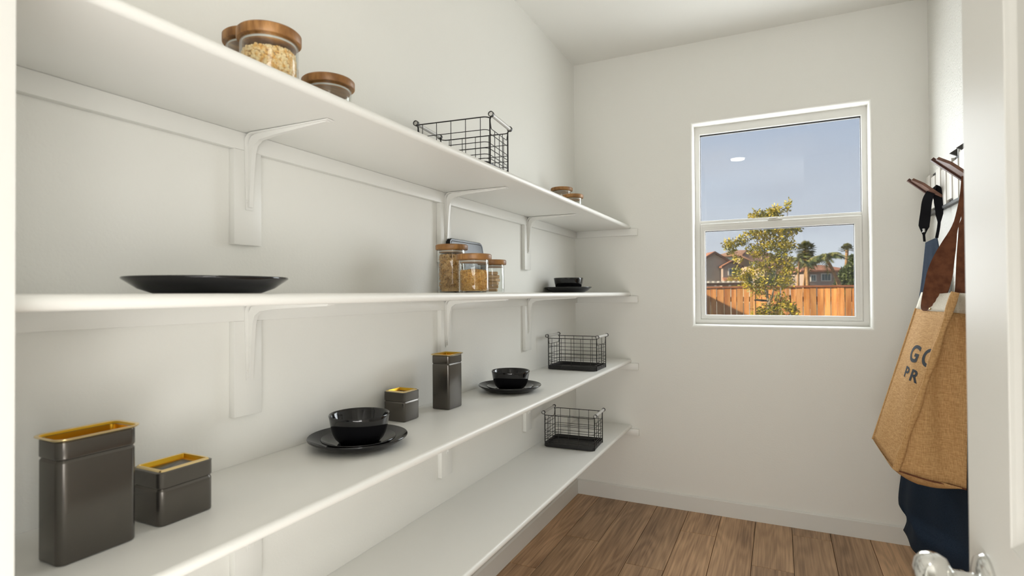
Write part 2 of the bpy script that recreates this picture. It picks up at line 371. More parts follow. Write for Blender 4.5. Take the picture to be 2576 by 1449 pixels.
# ------------------------------------------------------------------ shelves
SH = [(1.689, 'topmost white painted pantry shelf on the left wall, holding lidded jars'),
      (1.278, 'white painted pantry shelf at eye level, second from the top'),
      (.868, 'white painted pantry shelf third from the top, holding tins and bowls'),
      (.468, 'lowest white painted pantry shelf, just above the floorboards')]
XF, TH = -.817, .022
BY = [.937, 1.824, 2.60]                     # uprights, bracket centres
def bracket_mb(yc, zt):
    """pressed steel shelf bracket: rounded L with a raised rib"""
    mb = MB(); X0 = XL+.019
    def path(off, lx, lz, n=6, rr_=.022):
        pts = [(X0+off, zt-lz)]
        for i in range(n+1):
            a = PI - i/n*PI/2; pts.append((X0+off+rr_ + rr_*math.cos(a), zt-off-rr_ + rr_*math.sin(a)))
        pts.append((X0+lx, zt-off)); return pts
    # flange strip (thin, wide)
    P = path(.0006, .262, .185); hw0 = .0145
    loops = []
    for i, (x, z) in enumerate(P):
        last = i in (0, len(P)-1); hw = .0105 if last else hw0
        loops.append([(x, yc-hw, z), (x, yc+hw, z)])
    for lp_, dd in ((loops, 0),):
        vs = []; 
        for i, (x, z) in enumerate(P):
            tx, tz = (P[min(i+1, len(P)-1)][0]-P[max(i-1, 0)][0], P[min(i+1, len(P)-1)][1]-P[max(i-1, 0)][1]); l = math.hypot(tx, tz); nx, nz = tz/l*.0022, -tx/l*.0022
            hw = .0105 if i in (0, len(P)-1) else hw0
            vs.append([(x, yc-hw, z), (x, yc+hw, z), (x+nx, yc+hw, z+nz), (x+nx, yc-hw, z+nz)])
        mb.loft(vs, True, True)
    # rib: a web that is deepest at the bend
    web = []
    for s_, d_ in ((0, .0), (.2, .006), (.55, .009), (.86, .016)):
        web.append((X0+.0006, zt-.185+.185*s_, d_))
    poly = [(X0+.003, zt-.178), (X0+.007, zt-.178), (X0+.012, zt-.10), (X0+.017, zt-.05), (X0+.024, zt-.030), (X0+.040, zt-.019),
            (X0+.09, zt-.013), (X0+.17, zt-.009), (X0+.254, zt-.005), (X0+.254, zt-.003), (X0+.026, zt-.003), (X0+.012, zt-.008), (X0+.003, zt-.024)]
    mb.prism(poly, yc-.0055, yc+.0055, 'y')
    return mb
for si, (zt, lab) in enumerate(SH):
    sh = empty('pantry_shelf', (0, 0, 0), 0, lab, 'shelf', 'white painted shelves on the left wall')
    zb = zt - TH; r = .0105
    # board with a rounded front edge
    pr = [(XL+.0005, zb), (XF-r, zb)]
    pr += [(XF-r + r*math.cos(a), zt-TH/2 + TH/2*math.sin(a)) for a in [(-PI/2 + PI*k/10) for k in range(1, 10)]]
    pr += [(XF-r, zt), (XL+.0005, zt)]
    MB().prism(pr, YF1+.001, YB-.0005, 'y').build('board', m_shelf, sh, 60)
    MB().rbox((XL+.0003, YF1+.002, zb-.043), (XL+.019, YB-.001, zb-.0003), .0015).build('ledger_strip', m_shelf, sh)
    MB().rbox((XL+.019, YB-.019, zb-.041), (-.772, YB-.0003, zb-.0003), .0015).build('end_cleat', m_shelf, sh)
    for yc in BY:
        low = zb-.043-.228
        MB().rbox((XL+.0003, yc-.045, low), (XL+.019, yc+.032, zb-.043), .0015).build('upright_cleat', m_shelf, sh)
        bk = bracket_mb(yc-.004, zb-.0012).build('bracket', m_brk, sh, 40)
        sc_ = MB()
        sc_.lathe([(.0002, .0022), (.0028, .0018), (.0036, 0)], n=10)
        sc_.v = [(XL+.0212+.0008+z, yc-.013+x, y+zb-.165) for x, y, z in sc_.v]
        sc_.build('screw', m_brk, bk)

# ------------------------------------------------------------------ jars
def kernels(mb, rad, h, size, n, shape='corn', z0=.006, heap=.006):
    """dry goods packed in a jar of inner radius rad up to height h (real grains against the glass and on top)"""
    ico = [Vector(p).normalized() for p in ((1,0,0),(-1,0,0),(0,1,0),(0,-1,0),(0,0,1),(0,0,-1))]
    tri = [(0,2,4),(2,1,4),(1,3,4),(3,0,4),(2,0,5),(1,2,5),(3,1,5),(0,3,5)]
    def put(p):
        q = Matrix.Rotation(random.uniform(0, 6.3), 3, Vector((random.gauss(0,1), random.gauss(0,1), random.gauss(0,1))).normalized())
        if shape == 'tube':                       # short bent pasta tube
            a = q @ Vector((size, 0, 0)); bb = q @ Vector((0, size*.6, 0))
            mb.tube([p-a, p-a*.35+bb*.7, p+a*.35+bb*.7, p+a], size*.42, 5, False)
        else:
            s = Vector((size*random.uniform(.8, 1.15), size*random.uniform(.75, 1.05), size*random.uniform(.6, .9)))
            vs = []; fs = list(tri)
            for v in ico: vs.append(p + q @ Vector((v.x*s.x, v.y*s.y, v.z*s.z)))
            mids = {}
            nf = []
            for a, b_, c in tri:
                def mid(i, j):
                    k = (min(i, j), max(i, j))
                    if k not in mids:
                        d = (ico[i]+ico[j]).normalized(); mids[k] = len(vs); vs.append(p + q @ Vector((d.x*s.x, d.y*s.y, d.z*s.z)))
                    return mids[k]
                ab, bc, ca = mid(a, b_), mid(b_, c), mid(c, a); nf += [(a, ab, ca), (ab, b_, bc), (ca, bc, c), (ab, bc, ca)]
            mb.add(vs, nf)
    for i in range(n):
        if random.random() < .68:                  # against the glass
            a = random.uniform(0, 2*PI); rr_ = rad - size*random.uniform(.85, 1.3); z = random.uniform(z0+size, h)
        else:
            a = random.uniform(0, 2*PI); rr_ = (rad-size)*math.sqrt(random.random()); z = h + random.uniform(-.4, .5)*size + heap*(1-rr_/rad)
        put(Vector((rr_*math.cos(a), rr_*math.sin(a), z)))
    mb.lathe([(.001, z0), (rad-size*1.6, z0), (rad-size*1.6, h-size), (.001, h-size+heap*.5)], n=20)   # the grains inside, out of sight

def jar(loc, R, h, lid_R, label, lid_h=.017):
    j = empty('storage_jar', loc, random.uniform(0, 6), label, 'jar', 'glass storage jars with wooden lids')
    w = .0028; gh = h - lid_h
    MB().lathe([(.001, 0), (R-.006, 0), (R-.0012, .0015), (R, .007), (R, gh-.002), (R-.0005, gh), (R-w, gh), (R-w, .009), (R-w-.004, .0048), (.001, .0045)], n=56).build('glass_body', m_jar, j, 50)
    lh = lid_h
    MB().lathe([(.001, gh-.010), (R-w-.0012, gh-.010), (R-w-.0006, gh-.002), (R-w-.001, gh+.0005), (lid_R-.0015, gh+.0002), (lid_R, gh+.002), (lid_R, gh+lh-.003), (lid_R-.003, gh+lh), (.001, gh+lh)], n=56).build('lid', m_lid, j, 40)
    MB().lathe([(R-w-.0005, gh-.0075), (R-w-.0002, gh-.0065), (R-w-.0002, gh-.0045), (R-w-.0005, gh-.0035)], n=40).build('seal', m_alu, j)
    return j
def fill(name, loc, R, h, size, n, m, label, cat, shape='corn'):
    mb = MB(); kernels(mb, R-.0032, h, size, n, shape)
    o = mb.build(name, m, None, 60); o.location = loc; tag(o, label, cat, None, 'stuff'); return o
Z1, Z2, Z3, Z4 = [s[0] for s in SH]
JA = (-.894, .767, Z1); jar(JA, .0535, .098, .0592, 'wide glass jar of yellow corn with wooden lid, at the left of the top shelf', .020)
fill('corn_kernels', JA, .0535, .055, .0044, 1150, m_corn, 'yellow dried corn kernels filling the wide jar on the top shelf', 'corn')
jar((-1.030, .84, Z1), .0535, .148, .0605, 'glass jar with wooden lid mostly hidden behind the corn jar on the top shelf', .020)
jar((-.940, .972, Z1), .0525, .083, .0595, 'low glass jar with wooden lid right of the corn jar on the top shelf', .018)
jar((-1.093, 2.918, Z1), .054, .176, .0615, 'taller jar of the two near the window end of the top shelf', .018)
jar((-.976, 2.77, Z1), .049, .104, .0565, 'lower jar of the two near the window end of the top shelf', .018)
JT = (-1.022, 1.640, Z2); jar(JT, .0475, .167, .0560, 'tall glass jar of pasta with wooden lid on the eye level shelf', .018)
fill('dry_pasta', JT, .0475, .127, .0048, 950, m_pastab, 'pasta shells filling the tallest jar on the eye level shelf', 'pasta', 'tube')
JM = (-.884, 1.552, Z2); jar(JM, .0485, .124, .0575, 'medium glass jar of macaroni with wooden lid, foremost of the three together', .018)
fill('macaroni', JM, .0485, .068, .0034, 1400, m_pasta, 'small golden macaroni in the front jar on the eye level shelf', 'pasta', 'tube')
JS = (-.962, 1.825, Z2); jar(JS, .046, .122, .0535, 'smallest glass jar with wooden lid, behind the macaroni jar, holding biscuits', .018)
for k, who in enumerate(('lowest', 'second lowest', 'third', 'fourth', 'fifth', 'topmost')):
    mb = MB(); mb.rbox((-.024, -.0225, 0), (.024, .0225, .0115), .003, 2)
    o = mb.build('biscuit', m_biscuit, None); o.location = (JS[0]+random.uniform(-.004, .004), JS[1]+random.uniform(-.004, .004), JS[2]+.0048+k*.0124); o.rotation_euler = (0, 0, .5+random.uniform(-.4, .4))
    tag(o, who + ' brown square biscuit of the stack inside the smallest jar', 'biscuit', 'biscuits in the small jar')

# tray leaning on the wall behind those jars
tr = empty('serving_tray', (-1.110, 1.945, Z2+.0045), 0, 'dark glossy serving tray with rounded corners leaning on the wall behind jars', 'tray')
w_, h_ = .268, .212
def trloop(off, x): return [(x, p[0], p[1]+h_/2) for p in rr(w_, h_, .024, 0, off, 7)]
mb = MB(); mb.loft([trloop(-.012, .0), trloop(-.003, .0002), trloop(0, -.003), trloop(0, -.016), trloop(-.0025, -.017), trloop(-.004, -.015), trloop(-.004, -.004)], True, True)
tb = mb.build('tray_body', mat('tray_lacquer', (.010, .011, .013), .12, spec=.16), tr, 40)
mb = MB(); mb.loft([trloop(-.010, .0003), trloop(-.0115, .0009), trloop(-.0125, .0004)], False, False)
mb.build('raised_bead', m_wire, tr)
tr.rotation_euler = (0, math.radians(-8.5), 0)

# ------------------------------------------------------------------ crockery
def plate(R, h): return [(.001, .004), (R*.62, .004), (R*.66, .0045), (R*.8, h*.45), (R-.003, h-.001), (R-.0012, h), (R, h-.0015), (R-.0008, h-.004), (R*.82, h*.30), (R*.66, .0008), (R*.64, 0), (R*.60, 0), (R*.58, .002), (.001, .002)]
def bowl(Rt, Rb, h): return [(.001, .006), (Rb*.85, .0065), (Rb*1.12, .012), (Rt*.84, h*.34), (Rt-.006, h-.006), (Rt-.0032, h-.0005), (Rt-.0012, h), (Rt, h-.002), (Rt-.0015, h-.009), (Rt*.94, h*.62), (Rt*.875, h*.35), (Rt*.80, h*.18), (Rt*.71, h*.07), (Rb*1.06, .0025), (Rb, 0), (Rb*.9, 0), (Rb*.88, .002), (.001, .002)]
def dish(kind, prof, loc, label, n=72, foot=None, group=None):
    o = MB().lathe(prof, n=n).build(kind, m_black, None, 60); o.location = loc
    if foot:
        MB().lathe([(foot-.006, -.0002), (foot, -.0002), (foot+.0012, .0012), (foot-.0005, .0018)], n=56).build('foot_ring', m_foot, o)
    tag(o, label, kind.split('_')[-1], group); return o
def setting(x, y, z, who, two=True):
    dish('dinner_plate', plate(.132, .027), (x, y, z+.0004), 'large black plate under ' + who, foot=.084, group='black dinner plates')
    zz = z + .0044
    dish('side_plate', plate(.099, .018), (x+.002, y, zz+.0006), 'smaller black plate under ' + who, group='black side plates')
    dish('black_bowl', bowl(.0805, .048, .076), (x+.003, y+.002, zz+.0048), 'glossy black ' + who[4:], group='black bowls')
setting(-1.030, 1.172, Z3, 'the bowl left of the small square tin')
setting(-1.020, 2.090, Z3, 'the bowl right of the tall narrow tin')
dish('dinner_plate', plate(.131, .031), (-1.052, 2.90, Z2+.0004), 'black dinner plate under the bowl at the window end of the eye level shelf', group='black dinner plates')
dish('black_bowl', bowl(.0815, .048, .076), (-1.05, 2.90, Z2+.0056), 'black bowl on a plate at the window end of the eye level shelf', group='black bowls')
dish('dinner_plate', plate(.1375, .030), (-.960, .687, Z2+.0004), 'large black plate standing alone at the left of the eye level shelf', foot=.088, group='black dinner plates')

# ------------------------------------------------------------------ tins
def tin(x0, x1, y0, y1, z, h, rc, label, flat):
    w, d = x1-x0, y1-y0
    t = empty('storage_tin', ((x0+x1)/2, (y0+y1)/2, z+.0003), 0, label, 'tin', 'gunmetal storage tins with brass lids')
    g = h - .030
    MB().loft([rr(w, d, rc, 0, -.004), rr(w, d, rc, .0012, -.001), rr(w, d, rc, .003, 0), rr(w, d, rc, g-.004, 0), rr(w, d, rc, g-.0015, -.0016), rr(w, d, rc, g, -.0024)], True, True).build('tin_body', m_tin, t, 30)
    MB().loft([rr(w, d, rc, g+.0002, -.0022), rr(w, d, rc, g+.0016, -.0004), rr(w, d, rc, g+.0035, .0004), rr(w, d, rc, h-.003, .0003), rr(w, d, rc, h-.0012, .001 if flat else -.001), rr(w, d, rc, h, -.0012), rr(w, d, rc, h, -.006)], True, False).build('lid_collar', m_tin, t, 30)
    if flat:                                   # brass ring round a dark plate
        o1, o2 = -.0055, -.0175
        MB().loft([rr(w, d, rc, h-.0005, o1+.002), rr(w, d, rc, h+.0028, o1), rr(w, d, rc, h+.0038, o1-.002), rr(w, d, rc, h+.0028, o1-.004)]).build('brass_rim', m_goldr, t, 60)
        MB().loft([rr(w, d, rc, h+.0028, o1-.004), rr(w, d, rc, h-.005, o1-.0065), rr(w, d, rc, h-.006, o2)]).build('brass_lining', m_gold, t, 30)
        MB().loft([rr(w, d, rc, h-.006, o2), rr(w, d, rc, h-.0045, o2-.002)], False, True).build('lid_plate', m_tin_d, t, 30)
    else:                                      # deep brass well with a flared lip
        MB().loft([rr(w, d, rc, h-.0012, .0005), rr(w, d, rc, h+.002, .0062), rr(w, d, rc, h+.0034, .0064), rr(w, d, rc, h+.0042, .0044), rr(w, d, rc, h+.003, .001)]).build('brass_rim', m_goldr, t, 60)
        MB().loft([rr(w, d, rc, h+.003, .001), rr(w, d, rc, h-.001, -.0030), rr(w, d, rc, h-.016, -.0045), rr(w, d, rc, h-.018, -.007)], False, True).build('brass_lining', m_gold, t, 30)
tin(-1.037, -.971, .452, .566, Z3, .188, .013, 'tall rectangular dark grey tin with open brass lid at far left of third shelf', False)
tin(-1.063, -.977, .606, .709, Z3, .095, .012, 'low rectangular dark grey tin beside the tall one at far left', True)
tin(-1.153, -1.071, 1.432, 1.514, Z3, .093, .008, 'small square dark grey tin right of the near bowl', True)
tin(-1.113, -1.042, 1.648, 1.740, Z3, .190, .008, 'tall narrow dark grey tin with brass lid in the middle of third shelf', False)

# ------------------------------------------------------------------ wire baskets
def make_basket(label):
    L_, W_, H_ = .268, .206, .166
    t = empty('wire_basket', (0, 0, 0), 0, label, 'basket', 'black wire baskets with pale handles')
    hl, hw = L_/2, W_/2
    # sheet metal base with a low rim
    MB().loft([rr(L_, W_, .020, .001, -.004), rr(L_, W_, .020, .0015, -.001), rr(L_, W_, .020, .020, 0), rr(L_, W_, .020, .0212, -.001), rr(L_, W_, .020, .020, -.002), rr(L_, W_, .020, .004, -.003)], True, True).build('base_tray', m_tray, t, 40)
    def side(sy, z, r):                        # a long-side wire, its ends turned round the corners
        c = .018; pts = [(-hl, sy*(hw-c), z)]
        for i in range(5):
            a = i/4*PI/2; pts.append((-hl + c*(1-math.cos(a)), sy*(hw-c+c*math.sin(a)), z))
        for i in range(5):
            a = PI/2 - i/4*PI/2; pts.append((hl - c*(1-math.cos(a)), sy*(hw-c+c*math.sin(a)), z))
        MB().tube(pts, r, 6).build('wire', m_wire, t)
    rows = [H_-.042, H_-.082, H_-.102, H_-.122, H_-.140]
    for sy in (-1, 1):
        side(sy, H_, .0020)
        for z in (rows[0], rows[1], rows[2], rows[3], .030): side(sy, z, .0013)
        for k in range(5):
            x = -hl + L_*(k+.5)/5
            MB().tube([(x, sy*hw, .012), (x, sy*hw, H_)], .0013, 5).build('wire', m_wire, t)
    for sx in (-1, 1):
        x = sx*hl
        for sy in (-1, 1):                     # post: upright, then curls into the handle ring
            y = sy*(hw-.018); pts = [(x, y, .001), (x, y, H_-.004), (x+sx*.003, y, H_+.004)]
            cx_, cz_, rr_ = x+sx*.006, H_+.012, .0088
            for i in range(13):
                a = -2.2 + i*2*PI/12
                pts.append((cx_ + sx*rr_*math.cos(a)*-1*-1, y, cz_ + rr_*math.sin(a)))
            MB().tube(pts[:3], .0027, 6).build('post', m_wire, t)
        # dipped top wire of the short side
        c = hw-.018; d = .030
        MB().tube([(x, -c, H_-.002), (x, -c+.010, H_-d), (x, -c+.014, H_-d-.003), (x, c-.014, H_-d-.003), (x, c-.010, H_-d), (x, c, H_-.002)], .0014, 6).build('wire', m_wire, t)
        for z in (rows[0]-.010, rows[1]-.002, rows[2], rows[3], .032):
            MB().tube([(x, -c, z), (x, c, z)], .0013, 5).build('wire', m_wire, t)
        for k in range(3):
            y = -c + 2*c*(k+1)/4
            MB().tube([(x, y, .012), (x, y, H_-d-.003)], .0013, 5).build('wire', m_wire, t)
        hx, hz = x + sx*.006, H_+.011
        h = MB(); h.tube([(hx, -hw+.012, hz), (hx, hw-.012, hz)], .0072, 16); ho = h.build('handle', m_alu, t, 60)
        for sy in (-1, 1):
            e = MB(); n = 20; y = sy*(hw-.014)
            e.loft([[(hx + q*math.cos(2*PI*j/n), yy, hz + q*math.sin(2*PI*j/n)) for j in range(n)] for q, yy in ((.0073, y-.005), (.0094, y-.005), (.0094, y+.005), (.0073, y+.005), (.0073, y-.005))])
            e.build('end_ring', m_wire, ho)
    return t
b1 = make_basket('black wire basket with pale handles on the topmost shelf')
b1.location = (-.996, 1.682, Z1+.0004); b1.rotation_euler.z = math.radians(6)
b2 = copy_tree(b1); b2.location = (-.990, 2.866, Z3+.0004); b2.rotation_euler.z = math.radians(.5); b2['label'] = 'black wire basket with pale handles at the window end of the third shelf'
b3 = copy_tree(b1); b3.location = (-.993, 2.812, Z4+.0004); b3.rotation_euler.z = math.radians(3); b3['label'] = 'black wire basket with pale handles on the lowest shelf'

# ------------------------------------------------------------------ right wall: hook rack, apron, tote bag
rk = empty('hook_rack', (XR, 2.78, 1.74), 0, 'cream slatted wall rack with two flip-down walnut hooks', 'rack')
def to(o_, mb):                                # shift world-built geometry into a root's frame
    l = o_.location; mb.v = [(x-l.x, y-l.y, z-l.z) for x, y, z in mb.v]; return mb
to(rk, MB().rbox((XR-.006, 2.20, 1.652), (XR-.0003, 3.35, 1.838), .0015)).build('back_plate', m_slot, rk)
HOOKY = (3.09, 2.645)
k = 0; y = 3.345
while y > 2.25:
    if True:
        z0 = 1.655 + (.012 if k % 3 == 1 else 0); z1 = 1.836 - (.020 if k % 2 == 1 else 0)
        to(rk, MB().rbox((XR-.020, y-.071, z0), (XR-.0055, y, z1), .0015)).build('slat', m_rack, rk)
    k += 1; y -= .092
to(rk, MB().rbox((XR-.024, 2.20, 1.640), (XR-.0055, 3.33, 1.6535), .002)).build('bottom_rail', m_slot, rk)
for yp in (2.885, 2.785): to(rk, MB().prism([(XR-.004, 1.838), (XR-.030, 1.852), (XR-.004, 1.870)], yp-.006, yp+.006, 'y')).build('dark_wedge', m_slot, rk)  # dark triangular wedges along the top of the rack
for hy in HOOKY:
    A = Vector((.545, hy, 1.792)); B_ = Vector((.664, hy, 1.683)); d = (B_-A).normalized(); nrm = Vector((d.z, 0, -d.x))   # underside normal
    if nrm.z > 0: nrm = -nrm
    ln = (B_-A).length
    def hp(s_, y, q): return A + d*s_ + Vector((0, y, 0)) - nrm*q
    out = [(0, .028), (0, -.004), (.045, -.040), (ln, -.040), (ln, .028)]
    mb = MB(); n = len(out)
    mb.add([hp(s_+.012, y, .002) for s_, y in out] + [hp(s_+.012, y, .013) for s_, y in out], [tuple(range(n)), tuple(reversed(range(n, 2*n)))] + [(i, i+n, (i+1) % n+n, (i+1) % n) for i in range(n)])
    hk = to(rk, mb).build('hook', m_rackhook, rk, 0)
    mb = MB(); out2 = [(0, .036), (0, .020), (ln, .020), (ln, .036)]; n = 4
    mb.add([hp(s_, y, -.004) for s_, y in out2] + [hp(s_, y, .009) for s_, y in out2], [tuple(range(n)), tuple(reversed(range(n, 2*n)))] + [(i, i+n, (i+1) % n+n, (i+1) % n) for i in range(n)])
    to(rk, mb).build('hook_edge', m_rackdark, hk, 0)

def interp(pts, t):
    t = max(0., min(1., t))*(len(pts)-1); i = min(int(t), len(pts)-2); f = t-i
    return Vector(pts[i]).lerp(Vector(pts[i+1]), f)
def smooth_path(pts, n):
    P = [Vector(p) for p in pts]; out = []
    for i in range(len(P)-1):
        p0, p1, p2, p3 = P[max(i-1, 0)], P[i], P[i+1], P[min(i+2, len(P)-1)]
        for k in range(n):
            t = k/n; out.append(.5*((2*p1) + (p2-p0)*t + (2*p0-5*p1+4*p2-p3)*t*t + (3*p1-p0-3*p2+p3)*t**3))
    out.append(P[-1]); return out

# apron
ap = empty('apron', (.62, 3.0, .1), 0, 'navy blue apron hanging by a black strap from the far hook, behind the jute bag', 'apron')
Lc = smooth_path([(.615, 3.14, 1.50), (.600, 3.16, 1.33), (.572, 3.135, 1.15), (.56, 3.14, .85), (.520, 3.13, .55), (.500, 3.17, .37), (.502, 3.215, .25), (.512, 3.08, .235), (.512, 3.155, .15)], 4)
Rc = smooth_path([(.640, 3.05, 1.515), (.655, 3.00, 1.33), (.662, 2.93, 1.15), (.664, 2.78, .85), (.664, 2.70, .55), (.664, 2.68, .37), (.664, 2.66, .28), (.664, 2.64, .24), (.660, 2.66, .19)], 4)
def apf(u, v):
    a, b_ = interp(Lc, v), interp(Rc, v); p = a.lerp(b_, u)
    wv = math.sin(u*9.0 + v*2.2)*.5 + math.sin(u*17+1.3-v*1.5)*.3
    p.x += (wv*.016 - .018*math.sin(PI*u)*(1 if v > .75 else .2))*min(1, v*3)*(1-.6*u)
    if v > .7: p.z -= .055*math.sin(PI*min(1, u*1.15))*(v-.7)/.3
    p.x = min(p.x, .668); return p
o = to(ap, MB().grid(apf, 26, 44)).build('apron_cloth', m_navy, ap, 80); solidify(o, .0018)
ST = smooth_path([(.612, 3.145, 1.505), (.604, 3.115, 1.56), (.600, 3.06, 1.62), (.606, 3.055, 1.68), (.622, 3.075, 1.717), (.640, 3.08, 1.735), (.650, 3.06, 1.70), (.648, 3.045, 1.63), (.645, 3.04, 1.57), (.638, 3.05, 1.512)], 5)
wd = [.010 if i < 5 else (.042 if i < 34 else (.030 if i < 38 else .012)) for i in range(len(ST))]
wd = [sum(wd[max(0, i-1):i+2])/len(wd[max(0, i-1):i+2]) for i in range(len(wd))]
to(ap, MB().ribbon(ST, (.8, -.6, 0), wd, .002)).build('neck_strap', m_strap, ap, 60)
bk_ = MB(); bk_.rbox((.598, 3.100, 1.545), (.606, 3.132, 1.549), .001); bk_.rbox((.598, 3.100, 1.558), (.606, 3.132, 1.562), .001); bk_.rbox((.598, 3.099, 1.545), (.606, 3.103, 1.562), .001); bk_.rbox((.598, 3.129, 1.545), (.606, 3.133, 1.562), .001)
to(ap, bk_).build('strap_buckle', m_buckle, ap)
to(ap, MB().ribbon(smooth_path([(.60, 2.93, .25), (.592, 2.90, .17), (.60, 2.885, .09), (.605, 2.89, .03)], 4), (.3, -1, 0), .024, .002)).build('tie', m_strap, ap, 60)

# tote bag
bag = empty('tote_bag', (.5, 2.7, .6), 0, 'brown jute tote bag with leather handles hanging from the nearer hook', 'bag')
F_, N_, TN, TF = Vector((.370, 2.910, .620)), Vector((.415, 2.697, .554)), Vector((.600, 2.630, 1.270)), Vector((.545, 2.865, 1.270))
RB, RF, TRB, TRF = Vector((.635, 2.650, .520)), Vector((.640, 2.93, .56)), Vector((.648, 2.640, 1.265)), Vector((.648, 2.87, 1.265))
def quad(a, b_, c, d_, u, v): return (a.lerp(b_, u)).lerp(d_.lerp(c, u), v)
def front(u, v):
    p = quad(F_, N_, TN, TF, u, v)
    bul = math.sin(PI*u)*math.sin(PI*min(1, v*1.05)**.8)
    p += Vector((-.97, -.23, 0))*(.010*bul + .005*math.sin(u*6+v*7)*bul); p.z -= .006*math.sin(PI*u)*v**3
    return p
def gusset(u, v):
    p = quad(N_, RB, TRB, TN, u, v)
    s = math.sin(PI*u); p.y += (.045*s*min(1, v*1.4) - .012*math.sin(2*PI*u)*(1-v)) + .010*math.sin(u*8+v*9)*s
    p.z += -.004*s*(1-v); return p
def gusset2(u, v):
    p = quad(F_, RF, TRF, TF, u, v); s = math.sin(PI*u); p.y -= .035*s*min(1, v*1.4); return p
def backp(u, v):
    p = quad(RF, RB, TRB, TRF, u, v); return p
def basef(u, v):
    p = quad(F_, N_, RB, RF, u, v); s = math.sin(PI*min(1, max(0, u)))**.6*math.sin(PI*v)**.6
    p.z -= .072*s; p.z += -.006*math.sin(PI*u)*(1-v) if v < .5 else 0; return p
HV = .895
def part(fn, nu, nv, v0, v1): return MB().grid(lambda u, v: fn(u, v0 + (v1-v0)*v), nu, nv)
for nm, fn in (('front_panel', front), ('gusset', gusset), ('gusset', gusset2), ('back_panel', backp)):
    o = to(bag, part(fn, 16, 24, 0, HV)).build(nm, m_jute, bag, 80); solidify(o, .002)
    o = to(bag, part(fn, 16, 5, HV, 1)).build('hem', m_cream, bag, 80, label='cream canvas hem'); solidify(o, .003)
o = to(bag, MB().grid(basef, 18, 12)).build('base', m_jute, bag, 80); solidify(o, .002)
pp = MB(); pp.tube([front(1, i/24) + Vector((.004, -.006, 0)) for i in range(25)], [.0125+.003*math.sin(i*.9) for i in range(25)], 10); to(bag, pp).build('piping', m_jute, bag, 60)
pp = MB(); pp.tube([front(0, i/24*HV) for i in range(25)], .005, 8); to(bag, pp).build('piping', m_jute, bag, 60)
pp = MB(); pp.tube([gusset(i/16, 0) + Vector((0, -.002, 0)) for i in range(17)], .0035, 6); to(bag, pp).build('seam', m_leather, bag, 60)
# handles
wv = (.1, -1, 0)
H1 = smooth_path([(.553, 2.757, 1.192), (.556, 2.755, 1.215), (.570, 2.725, 1.30), (.583, 2.705, 1.39), (.600, 2.668, 1.475), (.617, 2.645, 1.543), (.632, 2.635, 1.628), (.640, 2.640, 1.700), (.645, 2.645, 1.728)], 4)
wv = [Vector((.23, -.97, 0)).lerp(Vector((.85, -.5, 0)), min(1, i/10)) for i in range(len(H1))]
wds = [.105, .104, .103, .102, .100, .098, .096, .094, .092, .090, .087, .083, .077, .070, .062, .052, .042, .032, .025, .021] + [.018]*20
wds = wds[:len(H1)]
ho = to(bag, MB().ribbon(H1, wv, wds, .004, False)).build('handle', m_leather, bag, 60)
rv = MB().lathe([(.0002, .0035), (.004, .0028), (.0055, 0)], n=12); rv.v = [(.551-z, 2.756+x-.003, 1.204+y) for x, y, z in rv.v]; to(bag, rv).build('rivet', m_goldr, ho)
H2 = smooth_path([(.640, 2.690, 1.235), (.640, 2.670, 1.30), (.638, 2.640, 1.40), (.638, 2.612, 1.50), (.643, 2.625, 1.60), (.648, 2.640, 1.70), (.645, 2.645, 1.728)], 4)
wds = [.060 if i < 14 else (.040 if i < 18 else .020) for i in range(len(H2))]
to(bag, MB().ribbon(H2, (.6, -.8, 0), wds, .004)).build('handle', m_leather, bag, 60)
# printed lettering on the front panel
def lettering(txt, u, v, size, squash=1.0):
    cu = bpy.data.curves.new('lettering', 'FONT'); cu.body = txt; cu.size = size; cu.space_character = 1.35; cu.offset = size*.028
    ob = bpy.data.objects.new('tmp', cu); COL.objects.link(ob)
    dg = bpy.context.evaluated_depsgraph_get(); me = bpy.data.meshes.new_from_object(ob.evaluated_get(dg)); bpy.data.objects.remove(ob)
    bm = bmesh.new(); bm.from_mesh(me); wd0 = (N_-F_).lerp(TN-TF, v).length
    bmesh.ops.bisect_plane(bm, geom=bm.verts[:]+bm.edges[:]+bm.faces[:], plane_co=((.97-u)*wd0/squash, 0, 0), plane_no=(1, 0, 0), clear_outer=True)
    bmesh.ops.subdivide_edges(bm, edges=[e for e in bm.edges if e.calc_length() > size*.15], cuts=2); bm.to_mesh(me); bm.free()
    Wd, Hd = wd0, (TN-N_).length
    for vv in me.vertices:
        x, y = vv.co.x*squash, vv.co.y
        uu, v_ = u + x/Wd, v + y/Hd
        p = front(uu, v_); q = front(uu+.01, v_)-p; w = front(uu, v_+.01)-p; nn = q.cross(w).normalized()
        if nn.x > 0: nn = -nn
        vv.co = p + nn*.0018 - bag.location
    me.materials.clear(); me.materials.append(m_ink)
    o = bpy.data.objects.new('lettering', me); COL.objects.link(o); o.parent = bag; o['label'] = 'dark printed letters'
lettering('GO', .40, .592, .100, .95)
lettering('PR', .40, .487, .068, 1.2)

